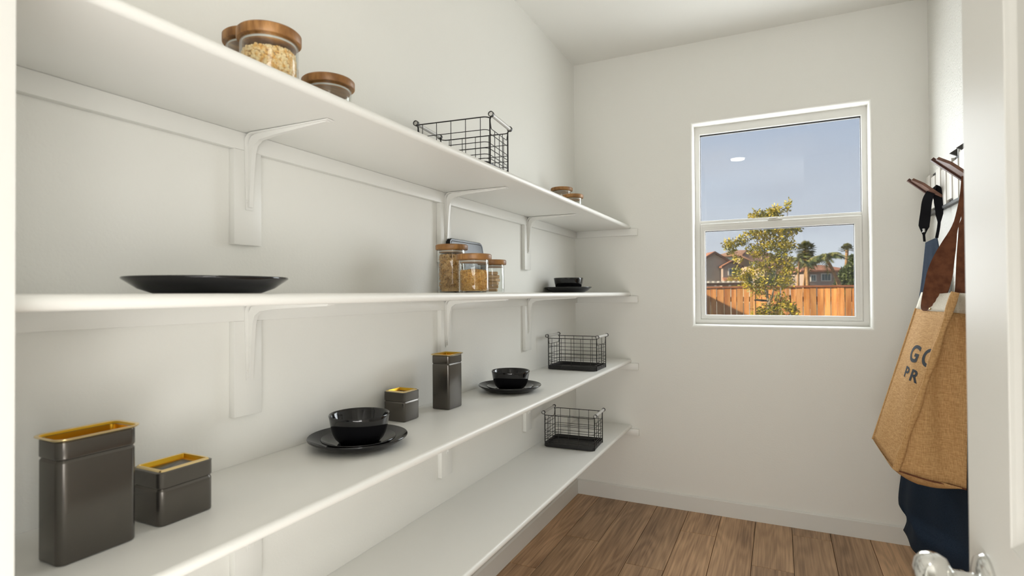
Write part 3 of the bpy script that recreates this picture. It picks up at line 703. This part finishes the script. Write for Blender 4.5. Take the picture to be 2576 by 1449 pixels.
# ------------------------------------------------------------------ door leaf at the right
door = empty('door_1', (0, 0, 0), kind='structure')
DX, DY0, DY1 = .214, .200, .884
lf = MB(); lf.box((DX+.007, DY0, .012), (DX+.028, DY1, 2.032))
PZ = ((.24, .845), (1.008, 1.92)); py0, py1 = DY0+.125, DY1-.142
for a, b_ in (((DX, DY0, .012), (DX+.035, py0, 2.032)), ((DX, py1, .012), (DX+.035, DY1, 2.032)), ((DX, py0, .012), (DX+.035, py1, PZ[0][0])), ((DX, py0, PZ[0][1]), (DX+.035, py1, PZ[1][0])), ((DX, py0, PZ[1][1]), (DX+.035, py1, 2.032))): lf.box(a, b_)
lf.build('door_leaf', m_trim, door, 0)
for z0, z1 in PZ:
    def pl(o_, x): return [(x, py0+o_, z0+o_), (x, py1-o_, z0+o_), (x, py1-o_, z1-o_), (x, py0+o_, z1-o_)]
    MB().loft([pl(0, DX+.0005), pl(.006, DX+.003), pl(.018, DX+.0095), pl(.030, DX+.0098), pl(.055, DX+.002)], False, True).build('panel', m_trim, door, 0)
kn = empty('door_knob', (DX, .815, .935)); kn.parent = door
def rev(mb): mb.v = [(-z, x, y) for x, y, z in mb.v]; return mb
rev(MB().lathe([(.001, .0005), (.033, .0005), (.034, .003), (.030, .009), (.016, .012), (.011, .013)], n=36)).build('rose', m_chrome, kn, 50)
rev(MB().lathe([(.011, .012), (.0105, .030), (.013, .034), (.022, .038), (.0265, .046), (.0275, .054), (.0255, .062), (.019, .068), (.008, .071), (.001, .0713)], n=36)).build('knob', m_chrome, kn, 50)

# ------------------------------------------------------------------ outside
tag(MB().box((-60, YB+.5, -.62), (60, 16, -.45)).build('yard_ground', mottled('yard_soil', (.16, .12, .08), (.24, .19, .13), 3, .9), None, 0), 'bare brown yard ground between the house and the board fence', 'ground', None, 'structure')
tag(MB().box((-120, 16, -.9), (120, 190, -.7)).build('far_ground', mottled('far_soil', (.16, .14, .08), (.22, .19, .12), 1, .9), None, 0), 'dry ground of the neighbouring lots beyond the board fence', 'ground', None, 'structure')
# the house's own left wing and eave shade the left end of the fence
hw_ = MB(); hw_.box((-8, 5.2, -.45), (-4.3, 10.6, 2.45)); hw_.box((-8.2, 5.0, 2.45), (-4.0, 10.8, 2.70))
tag(hw_.build('wall_wing', mat('stucco', (.6, .55, .47), .9), None, 0), kind='structure')

m_board = mottled('redwood_board', (.46, .155, .030), (.78, .37, .115), 5, .8, 6, (3, 3, .35), 'Object', .30)
m_cap = mottled('redwood_cap', (.22, .07, .025), (.34, .13, .05), 5, .8, 4, (1, 3, 3))
fn = empty('board_fence', (0, 11, -.45), 0, 'orange redwood board fence running across the view below the trees', 'fence')
xs = [-1.83, -1.71, -1.59, -1.47, -1.35, -1.235, -1.154, -1.045, -.915, -.798, -.702, -.587, -.486, -.386, -.281, -.176, -.073, .03, .118, .183, .277, .389, .494, .598, .706, .808, .909, 1.021, 1.12, 1.22, 1.33, 1.43, 1.54, 1.65, 1.76]
xs = [-1.83 - .118*k for k in range(14, 0, -1)] + xs + [1.76 + .109*k for k in range(1, 34)]
for i in range(len(xs)-1):
    a, b_ = xs[i]+.0055, xs[i+1]-.0055; yo = random.uniform(-.006, .006) - (.0 if i % 2 else .006)
    o = MB().rbox((-(b_-a)/2, -.009, 0), ((b_-a)/2, .009, 1.80), .002, 1).build('fence_board', m_board, fn, 0)
    o.location = ((a+b_)/2, yo, 0); o.rotation_euler = (0, random.uniform(-.003, .003), random.uniform(-.05, .05))
fc = MB(); fc.rbox((-3.6, -.035, 1.80), (5.4, .06, 1.835), .004, 1); fc.build('cap_rail', m_cap, fn, 0)
MB().rbox((-3.6, .02, 1.55), (5.4, .06, 1.64), .004, 1).build('back_rail', m_cap, fn, 0)

# foliage builders
def leaf_at(mb, p, ln, wd_, fold=True):
    d = Vector((random.gauss(0, 1), random.gauss(0, 1), random.gauss(0, .7)+.25)).normalized(); s = d.orthogonal().normalized()
    s = (Matrix.Rotation(random.uniform(0, 6.28), 3, d) @ s); n = d.cross(s)
    mb.add([p, p + d*ln*.5 + s*wd_*.5 + n*wd_*.18, p + d*ln, p + d*ln*.5 - s*wd_*.5 + n*wd_*.18], [(0, 1, 2), (0, 2, 3)])
def blob(mb, c, r, n, ln, wd_):
    for _ in range(n):
        q = Vector((random.gauss(0, 1), random.gauss(0, 1), random.gauss(0, 1))).normalized()*random.random()**.45
        leaf_at(mb, Vector(c) + Vector((q.x*r[0], q.y*r[1], q.z*r[2])), ln*random.uniform(.7, 1.25), wd_*random.uniform(.7, 1.2))
def leafmat(name, c1, c2, scale=3):
    m = mottled(name, c1, c2, scale, .5, 3); b = nodes(m)[2]; b.inputs['Subsurface Weight'].default_value = 0
    return m
m_leafy = leafmat('young_leaf', (.10, .13, .006), (.56, .42, .016), 7)
m_leafd = leafmat('dark_leaf', (.03, .055, .012), (.10, .13, .03), 1.2)
m_palmf = leafmat('feather_frond', (.06, .10, .035), (.26, .24, .06), 1.0)
m_fan = leafmat('fan_frond', (.05, .065, .015), (.17, .16, .035), 1.0)
m_bark = mottled('young_bark', (.24, .19, .13), (.42, .34, .24), 30, .9, 4)
m_palmb = mottled('palm_bark', (.20, .11, .05), (.44, .26, .12), 3, .9, 4, (1, 1, 4))

# young tree in front of the fence
ty = empty('young_tree', (-.16, 9.7, -.45), 0, 'young leafy tree with a forked pale trunk in front of the fence', 'tree')
tk = MB()
def W2(x, z, dy=0): return (x + .16, dy, z + .45)
tk.tube([W2(-.16, -.45), W2(-.165, .3), W2(-.155, .8), W2(-.145, 1.12)], [.035, .03, .028, .025], 8)
to_trunk = tk.build('trunk', m_bark, ty, 60)
for pts, r0 in (([(-.145, 1.10), (-.19, 1.35), (-.185, 1.65), (-.205, 1.95), (-.235, 2.2)], .022), ([(-.185, 1.75), (-.28, 1.95), (-.32, 2.2), (-.31, 2.5)], .013),
                ([(-.145, 1.10), (-.09, 1.22), (-.055, 1.45), (-.03, 1.6), (.02, 1.9)], .018), ([(-.03, 1.6), (.06, 1.8), (.10, 2.1), (.14, 2.55), (.155, 2.7)], .011), ([(-.2, 1.9), (-.35, 2.05), (-.55, 2.06), (-.72, 2.02)], .010), ([(-.205, 1.95), (-.19, 2.3), (-.20, 2.6)], .011)):
    MB().tube([W2(x, z, random.uniform(-.05, .05)) for x, z in pts], [r0*(1-.75*i/(len(pts)-1)) for i in range(len(pts))], 6).build('branch', m_bark, ty, 60)
lf_ = MB()
for x, z, rx, rz, n in ((-.30, 2.46, .14, .14, 190), (-.12, 2.45, .17, .15, 230), (-.03, 2.55, .10, .10, 90), (.13, 2.60, .035, .10, 26), (.155, 2.68, .03, .06, 14), (-.28, 2.22, .24, .13, 260), (0.05, 2.22, .22, .15, 330), (.22, 2.27, .12, .07, 120),
    (-.52, 2.10, .12, .10, 90), (-.72, 2.05, .11, .10, 120), (-.68, 1.92, .07, .06, 30), (.10, 2.00, .16, .14, 210), (-.12, 2.0, .16, .16, 170), (-.32, 1.93, .16, .12, 130), (.04, 1.80, .18, .13, 200), (-.12, 1.72, .14, .15, 120), (.12, 1.62, .14, .12, 130), (-.30, 1.66, .15, .12, 110), (-.50, 1.55, .15, .11, 110), (-.62, 1.62, .07, .08, 34), (-.60, 1.80, .07, .06, 34),
    (-.42, 1.42, .16, .12, 130), (-.22, 1.42, .13, .14, 120), (-.0, 1.40, .13, .12, 110), (.12, 1.42, .10, .10, 60), (-.28, 1.26, .13, .07, 70), (.02, 1.16, .17, .10, 70), (.10, 1.05, .14, .09, 90), (-.10, 1.0, .17, .10, 120), (-.27, .98, .13, .10, 60), (-.32, .90, .10, .10, 50), (.18, 1.0, .10, .07, 60), (.22, .93, .07, .05, 30), (-.05, .85, .18, .12, 200), (-.2, .78, .2, .12, 180), (0, .6, .25, .2, 220), (-.2, .4, .25, .2, 180)):
    blob(lf_, W2(x, z), (rx, .16, rz), int(n*1.8), .062, .025)
lf_.build('foliage', m_leafy, ty, 0, kind='stuff')
stk = empty('tree_stake', (-.345, 9.62, -.45), 0, 'orange round wooden stake beside the young tree, tied to it', 'stake')
MB().tube([(0, 0, 0), (0, 0, 1.73)], .020, 10).build('stake_post', mottled('lodgepole', (.45, .20, .06), (.62, .30, .11), 8, .8, 3, (1, 1, .3)), stk, 60)
MB().tube([(-.01, -.02, 1.60), (.10, -.03, 1.585), (.20, .05, 1.58), (.21, .10, 1.59), (.10, .09, 1.60), (0, .03, 1.605)], .009, 6).build('tree_tie', m_wire, stk, 60)

# houses far behind: x, y in metres
m_stucco = mat('grey_stucco', (.40, .345, .285), .95); m_stucco2 = mat('cream_stucco', (.62, .47, .30), .95); m_stucco3 = mat('mauve_stucco', (.36, .275, .23), .95)
m_roof = mottled('clay_roof_tile', (.26, .105, .06), (.42, .19, .11), .8, .9, 3, (1, 1, 3)); m_roof2 = mottled('brown_roof_tile', (.24, .12, .07), (.36, .20, .125), .8, .9, 3, (1, 1, 3))
m_fascia = mat('roof_fascia', (.15, .075, .05), .8); m_hglass = mat('house_window_glass', (.10, .13, .13), .15); m_wtrim = mat('house_window_trim', (.62, .60, .56), .7)
def gable(mb_w, mb_r, mb_f, hw, zb, ze, zp, ln, ov=.45, th=.28):
    """house block with its gable at local y=0, ridge running away along +y"""
    mb_w.prism([(-hw, zb), (hw, zb), (hw, ze), (0, zp-.12), (-hw, ze)], 0, ln, 'y')
    sl = (zp-ze)/hw
    for s in (-1, 1):
        e = hw + ov; ze2 = zp - sl*e
        mb_r.prism([(0, zp), (s*e, ze2), (s*e, ze2+th), (0, zp+th)], -ov*.9, ln+ov, 'y')
        mb_f.prism([(0, zp-.10), (s*e, ze2-.10), (s*e, ze2+th*.9), (0, zp+th*.9)], -ov*.9-.12, -ov*.9, 'y')
def hwin(h, x, z, w, hh, y=-.06, panes=2):
    f = MB(); f.box((x-w/2-.12, y-.06, z-hh/2-.12), (x+w/2+.12, y+.1, z+hh/2+.12)); fo = f.build('house_window', m_wtrim, h, 0)
    for k in range(panes):
        a = x - w/2 + k*w/panes; MB().box((a+.04, y-.10, z-hh/2), (a+w/panes-.04, y-.055, z+hh/2)).build('pane', m_hglass, fo, 0)
h1 = empty('grey_house', (-8.85, 90, -.7), math.radians(24), 'grey stucco house with a gable and tiled roof at the left beyond the fence', 'house')
a, b_, c = MB(), MB(), MB(); gable(a, b_, c, 3.6, 0, 5.85, 8.0, 11, .35)
a.build('wall', m_stucco, h1, 0); b_.build('roof', m_roof, h1, 0); c.build('fascia', m_fascia, h1, 0)
a, b_, c = MB(), MB(), MB(); gable(a, b_, c, 1.35, 3.0, 5.85, 6.58, 4, .3, .22)
for mb in (a, b_, c): mb.v = [(x+2.25, y-1.15, z) for x, y, z in mb.v]
a.build('bay_wall', m_stucco3, h1, 0); b_.build('bay_roof', m_roof, h1, 0); c.build('bay_fascia', m_fascia, h1, 0)
hwin(h1, 2.35, 5.05, 1.15, .85, -1.21, 3)
sk = MB(); sk.prism([(-1.1, 4.25), (-2.4, 3.45), (-2.4, 3.25), (-1.1, 4.0)], .8, 3.9, 'x'); sk.build('skirt_roof', m_roof, h1, 0)
MB().box((.95, -.10, 4.95), (1.3, .02, 5.25)).build('wall_vent', m_hglass, h1, 0)
MB().box((.8, -1.0, 0), (3.6, 0, 3.0)).build('lower_wall', m_stucco, h1, 0)

h2 = empty('cream_house', (-7.3, 110, -.7), math.radians(-14), 'cream stucco house with a wide brown tiled hip roof behind the young tree', 'house')
a = MB(); a.box((-2.6, 0, 0), (5.6, 9, 6.6)); a.prism([(-2.6, 6.6), (1.0, 6.6), (1.0, 8.9), (-2.6, 8.9)], 0, 8, 'y')
a.build('wall', m_stucco2, h2, 0)
b_ = MB()
hip = [(-3.2, -.6, 8.9), (1.6, -.6, 8.9), (1.6, 9, 8.9), (-3.2, 9, 8.9), (-1.4, 4, 10.0), (1.2, 4, 10.0)]
b_.add(hip + [(x, y, z-.25) for x, y, z in hip[:4]], [(0, 1, 5, 4), (1, 2, 5), (2, 3, 4, 5), (3, 0, 4), (0, 6, 7, 1), (1, 7, 8, 2), (2, 8, 9, 3), (3, 9, 6, 0), (6, 9, 8, 7)])
b_.add([(1.2, 2.5, 9.7), (1.4, -.7, 8.7), (5.6, -.7, 6.3), (8.2, -.7, 5.4), (8.2, 6, 7.6), (3.5, 6, 9.7), (1.4, -.7, 8.45), (8.2, -.7, 5.15), (8.2, 6, 5.15)], [(0, 1, 2, 5), (2, 3, 4, 5), (1, 6, 7, 3, 2), (3, 7, 8, 4)])
b_.build('roof', m_roof2, h2, 0)
hwin(h2, -1.0, 7.75, 1.5, 1.3, -.06, 2)

h3 = empty('mauve_house', (6.3, 98, -.7), math.radians(22), 'mauve stucco house with a low tiled roof behind the palms', 'house')
a, b_, c = MB(), MB(), MB(); a.box((-3.0, 0, 0), (3.4, 8, 5.3)); a.build('wall', m_stucco3, h3, 0)
b_.add([(-3.7, -.7, 5.3), (4.1, -.7, 5.3), (4.1, 8.7, 5.3), (-3.7, 8.7, 5.3), (-1.0, 4, 6.3), (1.6, 4, 6.3), (-3.7, -.7, 5.05), (4.1, -.7, 5.05), (4.1, 8.7, 5.05), (-3.7, 8.7, 5.05)],
       [(0, 1, 5, 4), (1, 2, 5), (2, 3, 4, 5), (3, 0, 4), (0, 6, 7, 1), (1, 7, 8, 2), (2, 8, 9, 3), (3, 9, 6, 0), (6, 9, 8, 7)]); b_.build('roof', m_roof, h3, 0)
hwin(h3, -1.6, 4.1, .65, .85, -.06, 2); hwin(h3, .3, 4.2, 1.3, .95, -.06, 3); hwin(h3, 2.1, 4.15, .6, .85, -.06, 1)

# patio cover between the fence and the grey house
pc = empty('patio_cover', (-3.6, 35, -.7), 0, 'low white slatted patio cover just above the fence at the left', 'patio cover')
m_wpaint = mat('white_patio_paint', (.62, .57, .50), .7)
MB().box((-2.2, 0, 2.40), (2.1, .12, 2.53)).build('beam', m_fascia, pc, 0)
MB().box((-2.2, 3.0, 2.40), (2.1, 3.12, 2.53)).build('beam', m_fascia, pc, 0)
for k in range(16): MB().box((-2.2+k*.28, -.35, 2.54), (-2.2+k*.28+.13, 3.4, 2.64)).build('slat', m_wpaint, pc, 0)
for x in (-2.0, -.9, .2, 1.0, 2.0): MB().box((x-.06, 0, 0), (x+.06, .11, 2.4)).build('post', m_wpaint, pc, 0)

# palms and trees beyond
def frond(mb, base, direction, ln, droop, leafl, n=16):
    d = Vector(direction).normalized(); side = d.cross(Vector((0, 0, 1))).normalized(); prev = Vector(base); pts = []
    for i in range(n+1):
        t = i/n; pts.append(Vector(base) + d*ln*t + Vector((0, 0, -droop*ln*t*t)))
    mb.tube(pts, [.035*(1-.8*i/n) for i in range(n+1)], 4)
    for i in range(2, n+1):
        t = i/n; l = leafl*math.sin(PI*min(1, .25+t*.72)); tan = (pts[i]-pts[i-1]).normalized()
        for s in (-1, 1):
            for q in (0, .5):
                p = pts[i] - tan*q*ln/n
                tip = p + side*s*l*.75 + tan*l*.45 + Vector((0, 0, -l*random.uniform(.25, .75)))
                wv_ = tan*.05; mb.add([p-wv_, p+wv_, tip], [(0, 1, 2)])
def feather_palm(loc, crown, lean, nf, ln, label, r=.2):
    t = empty('feather_palm', loc, 0, label, 'palm', 'palms beyond the fence')
    top = Vector(crown) - Vector(loc)
    MB().tube(smooth_path([(0, 0, 0), (top.x*.15+lean*.4, 0, top.z*.4), (top.x*.6+lean*.3, 0, top.z*.75), tuple(top)], 3), [r*1.1]*5 + [r*.8]*5, 8).build('trunk', m_palmb, t, 60)
    for k in range(nf):
        az = 2*PI*k/nf + random.uniform(-.25, .25); el = random.uniform(-.15, 1.0)
        mb = MB(); frond(mb, top, (math.cos(az), math.sin(az)*.8, el), ln*random.uniform(.8, 1.1), random.uniform(.45, .75), ln*.32)
        mb.build('frond', m_palmf, t, 0)
    return t
def fan_palm(loc, crown, nf, ln, label, r=.22, lo=-.95, skirt=True):
    t = empty('fan_palm', loc, 0, label, 'palm', 'palms beyond the fence'); top = Vector(crown) - Vector(loc)
    MB().tube([(0, 0, 0), (top.x*.5, 0, top.z*.5), tuple(top)], r, 8).build('trunk', m_palmb, t, 60)
    if skirt:
        MB().lathe([(.15, -1.5), (.42, -1.2), (.5, -.5), (.3, 0)], tuple(top), 9).build('dead_frond_skirt', m_palmb, t, 0)
    for k in range(nf):
        az = 2*PI*k*.382 + random.uniform(-.2, .2); el = lo + (1.35-lo)*(k+.5)/nf
        d = Vector((math.cos(az)*math.cos(el), math.sin(az)*math.cos(el), math.sin(el))); s = d.cross(Vector((0, 0, 1))).normalized(); n = s.cross(d)
        mb = MB(); lk_ = random.uniform(.75, 1.15); st = top + d*ln*.45*lk_; mb.tube([top, st], .025, 4)
        for q in range(13):
            a = -1.25 + 2.5*q/12; dr = d*math.cos(a) + s*math.sin(a); l = ln*.55*(1-.18*abs(a)); tip = st + dr*l - Vector((0, 0, l*.12)) + n*.03*(q % 2)
            wv_ = (s*math.cos(a) - d*math.sin(a))*.06; mb.add([st, st+dr*l*.55+wv_, tip, st+dr*l*.55-wv_], [(0, 1, 2), (0, 2, 3)])
        mb.build('frond', m_fan, t, 0)
fan_palm((3.2, 74, -.7), (2.95, 74, 6.2), 64, 1.3, 'dark fan palm rising highest, right of the young tree')
feather_palm((5.9, 68, -.7), (4.55, 68, 4.9), .5, 26, 2.5, 'feather palm with long drooping fronds and a leaning trunk')
feather_palm((1.85, 66, -.7), (2.0, 66, 4.75), -.1, 15, 1.6, 'slender feather palm half hidden by the young tree', .13)
feather_palm((2.9, 84, -.7), (3.3, 84, 4.9), .1, 13, 1.8, 'small feather palm right of the slender one', .13)
fan_palm((7.2, 78, -.7), (7.5, 78, 6.3), 26, 1.0, 'fan palm standing above the broad tree at the right', .18, -.2, False)
bt = empty('broad_tree', (7.6, 74, -.7), 0, 'broad dense green tree at the right end above the fence', 'tree')
MB().tube([(0, 0, 0), (.1, 0, 2), (0, 0, 3.6)], [.25, .2, .12], 8).build('trunk', m_palmb, bt, 60)
lf_ = MB()
for x, z, rr_, n in ((-.3, 4.2, .9, 700), (.5, 5.0, .9, 700), (-.9, 3.4, .8, 500), (.9, 4.0, 1.1, 700), (0, 3.0, 1.2, 600), (-1.2, 2.8, .6, 300), (.2, 5.7, .5, 300), (1.6, 5.0, .9, 500), (2.2, 3.6, 1.1, 500), (-.5, 2.2, 1.2, 400), (1.6, 2.2, 1.2, 400)): blob(lf_, (x, 0, z), (rr_, rr_, rr_*.9), n*2, .34, .17)
lf_.build('foliage', m_leafd, bt, 0, kind='stuff')
bs = empty('round_shrub', (-4.9, 70, -.7), 0, 'yellow green rounded shrub behind the fence, left of the young tree trunk', 'shrub')
MB().tube([(0, 0, 0), (0, 0, 2.4)], .09, 6).build('stem', m_palmb, bs, 60)
lf_ = MB(); blob(lf_, (0, 0, 3.2), (.8, .8, .8), 500, .2, .08); blob(lf_, (1.2, 0, 3.0), (.9, .9, .9), 400, .2, .08); lf_.build('foliage', m_leafy, bs, 0, kind='stuff')
hd = empty('hedge_trees', (-1.0, 85, -.7), 0, 'dark tree mass beyond the fence directly behind the young tree', 'tree')
MB().tube([(0, 0, 0), (0, 0, 3)], .2, 6).build('trunk', m_palmb, hd, 60)
lf_ = MB()
for x, z, rr_, n in ((-1.2, 3.6, 1.3, 500), (.8, 4.2, 1.5, 600), (2.2, 3.4, 1.2, 400), (.2, 2.6, 1.6, 500)): blob(lf_, (x, 0, z), (rr_, rr_, rr_*.9), n, .26, .12)
lf_.build('foliage', m_leafd, hd, 0, kind='stuff')
ag = empty('spiky_agave', (4.4, 64, 1.0), 0, 'dark green spiky agave showing just above the fence in front of the mauve house', 'plant')
mb = MB()
for k in range(46):
    az = random.uniform(0, 2*PI); el = random.uniform(.05, 1.3); d = Vector((math.cos(az)*math.cos(el), math.sin(az)*math.cos(el), math.sin(el)*.75)); s = d.cross(Vector((0, 0, 1))).normalized()
    mb.add([s*.06, -s*.06, d*.55-s*.05, d*1.05, d*.55+s*.05], [(0, 1, 2, 4), (2, 3, 4)])
mb.build('leaf_rosette', mat('agave_leaf', (.015, .045, .02), .5), ag, 0)
MB().tube([(0, 0, -1.7), (0, 0, .05)], .12, 6).build('stem', m_palmb, ag, 60)
